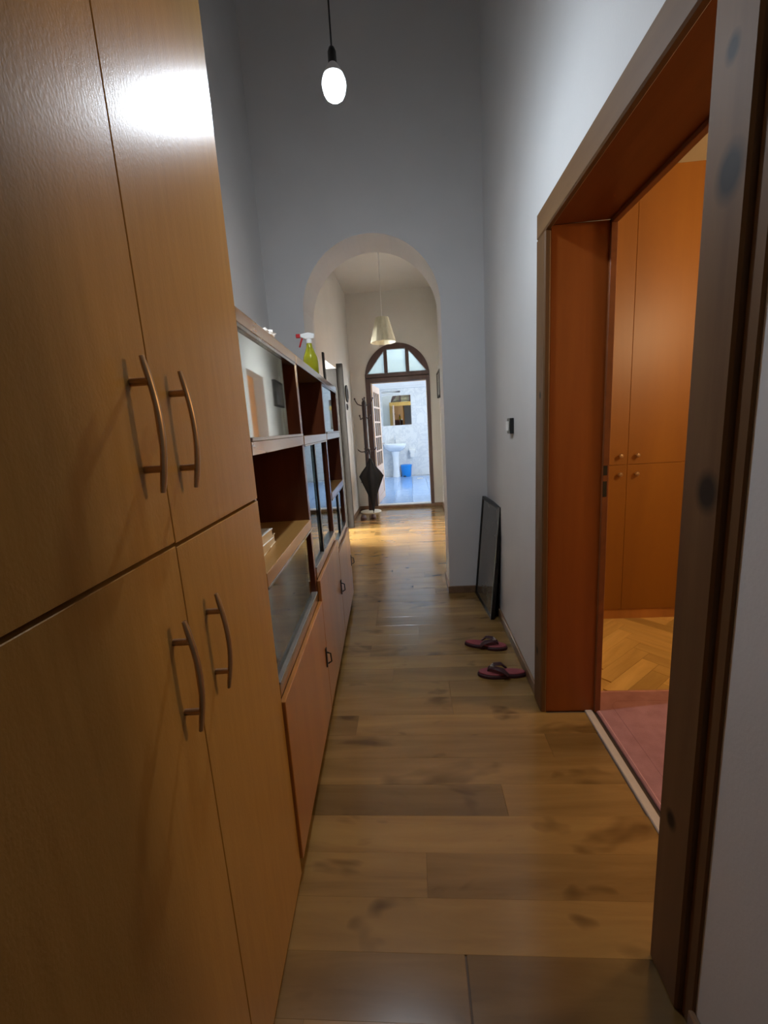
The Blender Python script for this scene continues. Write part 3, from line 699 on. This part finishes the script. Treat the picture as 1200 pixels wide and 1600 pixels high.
um = thing('umbrella', 'half folded black umbrella hanging from the coat rack', 'umbrella', (-0.675, 6.80, 0.05))
prof = [(0.010, 0.0), (0.018, 0.03), (0.032, 0.12), (0.055, 0.22), (0.10, 0.33), (0.145, 0.44), (0.195, 0.56), (0.15, 0.63), (0.075, 0.72), (0.035, 0.80), (0.022, 0.84)]
def fold(a, k):
    s = abs(math.sin(4*a)); amp = [0.1, 0.1, 0.15, 0.2, 0.22, 0.28, 0.34, 0.34, 0.3, 0.2, 0.1][k]
    return 1 - amp*s
obj('canopy', lathe(BM(), prof, 64, mod=fold), M_FABRIC, um, smooth=True)
obj('ferrule', tube(BM(), [(0, 0, -0.03), (0, 0, 0.02)], 0.006, 8), M_DARKMETAL, um, smooth=True)
obj('shaft', tube(BM(), [(0, 0, 0.80), (0, 0, 0.93)], 0.007, 8), M_DARKMETAL, um, smooth=True)
hp = [(0, 0, 0.90), (0, 0, 0.95)] + [(-0.035+0.035*math.cos(t_*math.pi/8), 0, 0.95+0.035*math.sin(t_*math.pi/8)) for t_ in range(1, 9)] + [(-0.07, 0, 0.92)]
obj('handle', tube(BM(), hp, 0.011, 10), M_BLACK, um, smooth=True)
obj('strap', bx(-0.026, 0.026, -0.030, -0.022, 0.79, 0.82), M_FABRIC, um)
def shoe(x, y, rz, label):
    s = thing('slipper', label, 'slipper', (x, y, 0), rz, 'brown slippers by the coat rack')
    out = []
    for i in range(28):
        a = 2*math.pi*i/28; c_, s_ = math.cos(a), math.sin(a)
        out.append(((0.046 if s_ > 0 else 0.038)*c_*(1-0.12*s_*s_), 0.13*s_))
    obj('sole', prism(BM(), out, 'xy', 0.0, 0.018), M_FOAMD, s, 0.003)
    bm = BM(); rings = []
    for i in range(9):
        f = i/8; yy = 0.01 + 0.115*f; hw = 0.045*math.sqrt(max(0.02, 1-(f**2.4)*0.96)); hh = 0.052*(1-0.55*f*f)
        rings.append([bm.verts.new((hw*math.cos(math.pi*k/12), yy, 0.016+hh*math.sin(math.pi*k/12))) for k in range(13)])
    for a, b in zip(rings, rings[1:]):
        for k in range(12): bm.faces.new([a[k], a[k+1], b[k+1], b[k]])
    bm.faces.new(rings[-1])
    o = obj('upper', bm, M_LEATHER, s, smooth=True)
    sm = o.modifiers.new('thick', 'SOLIDIFY'); sm.thickness = 0.004
shoe(-0.800, 6.47, math.radians(178), 'left brown slipper in front of the coat rack')
shoe(-0.655, 6.49, math.radians(184), 'right brown slipper in front of the coat rack')

# ---- flip flops
def flipflop(x, y, rz, label):
    s = thing('flip_flop', label, 'flip flop', (x, y, 0), rz, 'pink flip flops by the right wall')
    out = []
    N = 40
    for i in range(N):
        a = 2*math.pi*i/N; c_, s_ = math.cos(a), math.sin(a)
        wv = 0.047 if c_ > 0 else 0.038
        wv *= 1 - 0.22*math.exp(-((c_+0.12)/0.35)**2)
        out.append((0.128*c_, wv*s_))
    obj('sole', prism(BM(), out, 'xy', 0.0, 0.020), M_FOAMD, s, 0.004)
    obj('footbed', prism(BM(), [(a*0.955, b*0.93) for a, b in out], 'xy', 0.0195, 0.028), M_FOAM, s, 0.003)
    for sd in (-1, 1):
        P = [(0.075, 0.0, 0.028), (0.066, sd*0.004, 0.046), (0.035, sd*0.020, 0.056), (0.0, sd*0.034, 0.050), (-0.028, sd*0.038, 0.024)]
        obj('strap', tube(BM(), P, [0.005, 0.010, 0.016, 0.018, 0.015], 8, 0.40), M_FOAMD, s, smooth=True)
    obj('strap_trim', tube(BM(), [(0.045, -0.014, 0.060), (0.058, 0.0, 0.055), (0.045, 0.014, 0.060)], 0.005, 8), M_SILVER, s, smooth=True)
flipflop(0.383, 2.475, math.radians(-16), 'pink flip flop closer to the leaning picture')
flipflop(0.418, 2.165, math.radians(178), 'pink flip flop closer to the side doorway')

# ---- framed picture leaning on the right wall
pc = thing('framed_picture', 'dark framed glazed picture leaning against the right wall on the floor', 'picture', (0.478, 2.845, 0.0), math.radians(4.2))
PH, PWd, lean = 0.79, 0.50, math.radians(5.2)
def leanbm(bm):
    bmesh.ops.rotate(bm, verts=bm.verts, cent=(0, 0, 0), matrix=Matrix.Rotation(lean, 3, 'Y')); return bm
bm = BM(); fwid = 0.022; ft = 0.026
box(bm, 0, ft, 0, fwid, 0, PH); box(bm, 0, ft, PWd-fwid, PWd, 0, PH); box(bm, 0, ft, fwid, PWd-fwid, 0, fwid); box(bm, 0, ft, fwid, PWd-fwid, PH-fwid, PH)
obj('frame', leanbm(bm), M_DARKMETAL, pc, 0.0015)
obj('picture_glass', leanbm(bx(0.006, 0.012, fwid, PWd-fwid, fwid, PH-fwid)), M_PRINT, pc)
obj('backing', leanbm(bx(0.0125, 0.022, fwid, PWd-fwid, fwid, PH-fwid)), M_BLACK, pc)

# ---- light switch
sw = thing('light_switch', 'small surface-mounted light switch on the right wall', 'light switch', (XR, 2.5, 1.315))
obj('back_box', bx(-0.022, 0, -0.038, 0.038, -0.042, 0.042), M_BLACK, sw, 0.003)
obj('rocker', bx(-0.030, -0.022, -0.022, 0.034, -0.026, 0.026), M_WPLASTIC, sw, 0.003)

# ---- wall things of the vestibule
wp = thing('wall_plaque', 'small dark oval plaque on the left vestibule wall', 'plaque', (VL, 6.62, 1.87))
bm = BM(); pts = [(0.12*math.cos(2*math.pi*i/28), 0.125*math.sin(2*math.pi*i/28)) for i in range(28)]
obj('rim', prism(BM(), pts, 'yz', 0.0, 0.022), M_BLACK, wp, 0.004)
obj('face', prism(BM(), [(a*0.55, b*0.6) for a, b in pts], 'yz', 0.022, 0.027), M_GREYF, wp, 0.002)
ws = thing('light_switch', 'small dark switch below the oval plaque', 'light switch', (VL, 6.60, 1.68))
obj('plate', bx(0, 0.012, -0.04, 0.04, -0.045, 0.045), M_BLACK, ws, 0.003)
obj('rocker', bx(0.012, 0.018, -0.02, 0.02, -0.025, 0.025), M_GREYF, ws, 0.002)
ep = thing('wall_box', 'dark framed wall box with white cable on the right vestibule wall', 'wall box', (VR, 6.78, 1.93))
obj('frame', (lambda bm: (box(bm, -0.05, 0, -0.32, 0.32, -0.185, -0.16), box(bm, -0.05, 0, -0.32, 0.32, 0.16, 0.185), box(bm, -0.05, 0, -0.32, -0.295, -0.16, 0.16), box(bm, -0.05, 0, 0.295, 0.32, -0.16, 0.16), bm)[4])(BM()), M_GREYF, ep, 0.003)
obj('door', bx(-0.042, -0.005, -0.295, 0.295, -0.16, 0.16), M_TRACK, ep, 0.003)
obj('cable', tube(BM(), [(-0.012, 0.25, 0.185), (-0.02, 0.27, 0.24), (-0.012, 0.30, 0.30)], 0.010, 8), M_WPLASTIC, ep, smooth=True)
obj('cable', tube(BM(), [(-0.012, 0.20, -0.185), (-0.014, 0.20, -0.6), (-0.012, 0.20, -1.82)], 0.010, 8), M_WPLASTIC, ep, smooth=True)

# ---- bathroom things
bs = thing('washbasin', 'white pedestal washbasin under the bathroom mirror', 'washbasin', (-0.46, 11.60, 0.05))
bm = BM(); n = 36; rings = []
def sup(a, wx, wy): 
    c_, s_ = math.cos(a), math.sin(a); return (wx*math.copysign(abs(c_)**0.6, c_), wy*math.copysign(abs(s_)**0.7, s_))
for wx, wy, z, yo in ((0.10, 0.10, 0.66, -0.17), (0.20, 0.17, 0.70, -0.19), (0.275, 0.22, 0.77, -0.225), (0.295, 0.235, 0.845, -0.24), (0.295, 0.235, 0.865, -0.24), (0.25, 0.18, 0.862, -0.25), (0.21, 0.15, 0.80, -0.25), (0.10, 0.08, 0.74, -0.24)):
    rings.append([bm.verts.new((sup(2*math.pi*i/n, wx, wy)[0], yo+sup(2*math.pi*i/n, wx, wy)[1], z)) for i in range(n)])
for a, b in zip(rings, rings[1:]):
    for i in range(n): bm.faces.new([a[i], a[(i+1) % n], b[(i+1) % n], b[i]])
bm.faces.new(rings[0][::-1]); bm.faces.new(rings[-1])
obj('bowl', bm, M_WHITE, bs, smooth=True)
obj('pedestal', lathe(BM(), [(0.105, 0.0), (0.10, 0.03), (0.085, 0.2), (0.085, 0.5), (0.11, 0.64), (0.13, 0.69)], 24, c=(0, -0.17, 0)), M_WHITE, bs, smooth=True)
obj('tap', (lambda bm: (tube(bm, [(0, -0.06, 0.86), (0, -0.06, 0.97), (0, -0.09, 1.01), (0, -0.17, 1.0), (0, -0.18, 0.97)], 0.014, 10), tube(bm, [(0, -0.06, 0.99), (0.0, -0.03, 1.06)], 0.008, 8), bm)[2])(BM()), M_CHROME, bs, smooth=True)
mi = thing('mirror', 'large frameless mirror above the washbasin', 'mirror', (-0.375, 11.605, 1.38))
obj('glass', bx(-0.37, 0.37, -0.008, 0.0, 0.0, 0.75), M_MIRROR, mi)
obj('edge', (lambda bm: (box(bm, -0.378, -0.37, -0.010, 0, -0.008, 0.758), box(bm, 0.37, 0.378, -0.010, 0, -0.008, 0.758), box(bm, -0.37, 0.37, -0.010, 0, -0.008, 0), box(bm, -0.37, 0.37, -0.010, 0, 0.75, 0.758), bm)[4])(BM()), M_WPLASTIC, mi)
fx = thing('lamp_fitting', 'unlit white tube lamp fitting above the mirror', 'lamp', (-0.50, 11.607, 2.22))
obj('housing', bx(-0.24, 0.24, -0.05, 0.0, -0.02, 0.03), M_CHROME, fx, 0.006)
obj('tube', tube(BM(), [(-0.225, -0.045, -0.03), (0.225, -0.045, -0.03)], 0.014, 10), M_WPLASTIC, fx, smooth=True)
bn = thing('waste_bin', 'bright blue plastic pedal bin next to the washbasin', 'bin', (-0.20, 11.42, 0.051))
obj('body', lathe(BM(), [(0.115, 0.0), (0.12, 0.01), (0.142, 0.265), (0.142, 0.275)], 28), M_BLUE, bn, smooth=True)
obj('lid', lathe(BM(), [(0.148, 0.272), (0.150, 0.285), (0.146, 0.305), (0.12, 0.315), (0.02, 0.32)], 28), M_BLUE, bn, smooth=True)
obj('pedal', bx(-0.085, -0.015, -0.165, -0.10, 0.008, 0.03), M_BLACK, bn, 0.004)
tp = thing('toilet_paper_holder', 'white toilet paper holder on the bathroom wall', 'paper holder', (-0.02, 11.61, 0.70))
obj('bracket', (lambda bm: (box(bm, -0.10, 0.10, -0.012, 0, -0.03, 0.09), box(bm, -0.10, -0.085, -0.10, -0.012, -0.02, 0.03), box(bm, 0.085, 0.10, -0.10, -0.012, -0.02, 0.03), bm)[3])(BM()), M_WHITE, tp, 0.004)
obj('roll', lathe(BM(), [(0.052, -0.08), (0.054, -0.078), (0.054, 0.078), (0.052, 0.08)], 24, c=(0, -0.068, 0.0), axis='x'), M_PAPER, tp, smooth=True)
obj('loose_sheet', prism(BM(), [(-0.122, 0.0), (-0.1205, 0.0), (-0.118, -0.16), (-0.1215, -0.16)], 'yz', -0.055, 0.05), M_PAPER, tp)
fs = thing('floor_drain', 'small pale drain cover on the blue bathroom floor', 'drain', (0.14, 10.80, 0.0505))
obj('plate', bx(-0.07, 0.07, -0.07, 0.07, 0, 0.006), M_WPLASTIC, fs, 0.002)
for i in range(5):
    obj('slot', bx(-0.05, 0.05, -0.05+i*0.024, -0.042+i*0.024, 0.006, 0.0066), M_CHROME, fs)

# ---- side room things
rw = thing('wardrobe', 'orange veneer wardrobe with round brass knobs in the side room', 'wardrobe', (0.872, 2.80, 0))
RWW, RWD, RWH = 0.90, 0.58, 2.67
bm = BM(); box(bm, 0, RWW, 0.02, RWD, 0.07, RWH)
obj('body', bm, M_RWARD, rw, 0.002)
obj('plinth', bx(0.0, RWW, 0.012, RWD, 0, 0.07), M_UNITD, rw)
for i, (x0, x1) in enumerate(((0.002, 0.4494), (0.4506, RWW-0.002))):
    for z0, z1, kz in ((0.072, 1.0292, 0.972), (1.0308, RWH-0.002, 1.087)):
        d = obj('door', bx(x0, x1, 0.0, 0.019, z0, z1), M_RWARD, rw, 0.0015)
        kx = 0.45 + (-0.05 if i == 0 else 0.05)
        obj('knob', lathe(BM(), [(0.006, 0.0), (0.006, -0.012), (0.012, -0.016), (0.015, -0.024), (0.011, -0.031), (0.003, -0.033)], 16, c=(kx, 0, kz), axis='y'), M_NICKEL, d, smooth=True)
rg = thing('rug', 'dusty pink rug with rounded corner inside the side room', 'rug', (0.783, 0.4, 0.0))
def rrect(x0, x1, y0, y1, r, n=8):
    P = []
    for cx_, cy_, a0 in ((x1-r, y1-r, 0), (x0+r, y1-r, 90), (x0+r, y0+r, 180), (x1-r, y0+r, 270)):
        for i in range(n+1):
            a = math.radians(a0+90*i/n); P.append((cx_+r*math.cos(a), cy_+r*math.sin(a)))
    return P
obj('pile', prism(BM(), rrect(0, 1.6, 0, 1.60, 0.09), 'xy', 0.0, 0.011), M_RUG, rg, 0.003)
P = rrect(0.012, 1.588, 0.012, 1.588, 0.08)
obj('border', tube(BM(), [(a, b, 0.010) for a, b in P+P[:1]], 0.0035, 6), M_RUGB, rg, smooth=True)
P = rrect(0.085, 1.515, 0.085, 1.515, 0.05)
obj('border', tube(BM(), [(a, b, 0.0100) for a, b in P+P[:1]], 0.0025, 6), M_RUG, rg, smooth=True)
# warm pendant of the side room
cl = thing('pendant_lamp', 'warm glowing globe pendant of the side room', 'lamp', (1.95, 1.55, 1.95))
obj('globe', lathe(BM(), [(0.005, -0.12), (0.05, -0.11), (0.09, -0.08), (0.115, -0.03), (0.12, 0.0), (0.11, 0.05), (0.08, 0.09), (0.04, 0.112)], 28), M_WARM, cl, smooth=True)
obj('cap', lathe(BM(), [(0.045, 0.110), (0.045, 0.125), (0.02, 0.15), (0.006, 0.155)], 20), M_WPLASTIC, cl, smooth=True)
obj('cord', tube(BM(), [(0, 0, 0.15), (0, 0, 0.5), (0, 0, RZ-1.95)], 0.004, 8), M_WPLASTIC, cl, smooth=True)
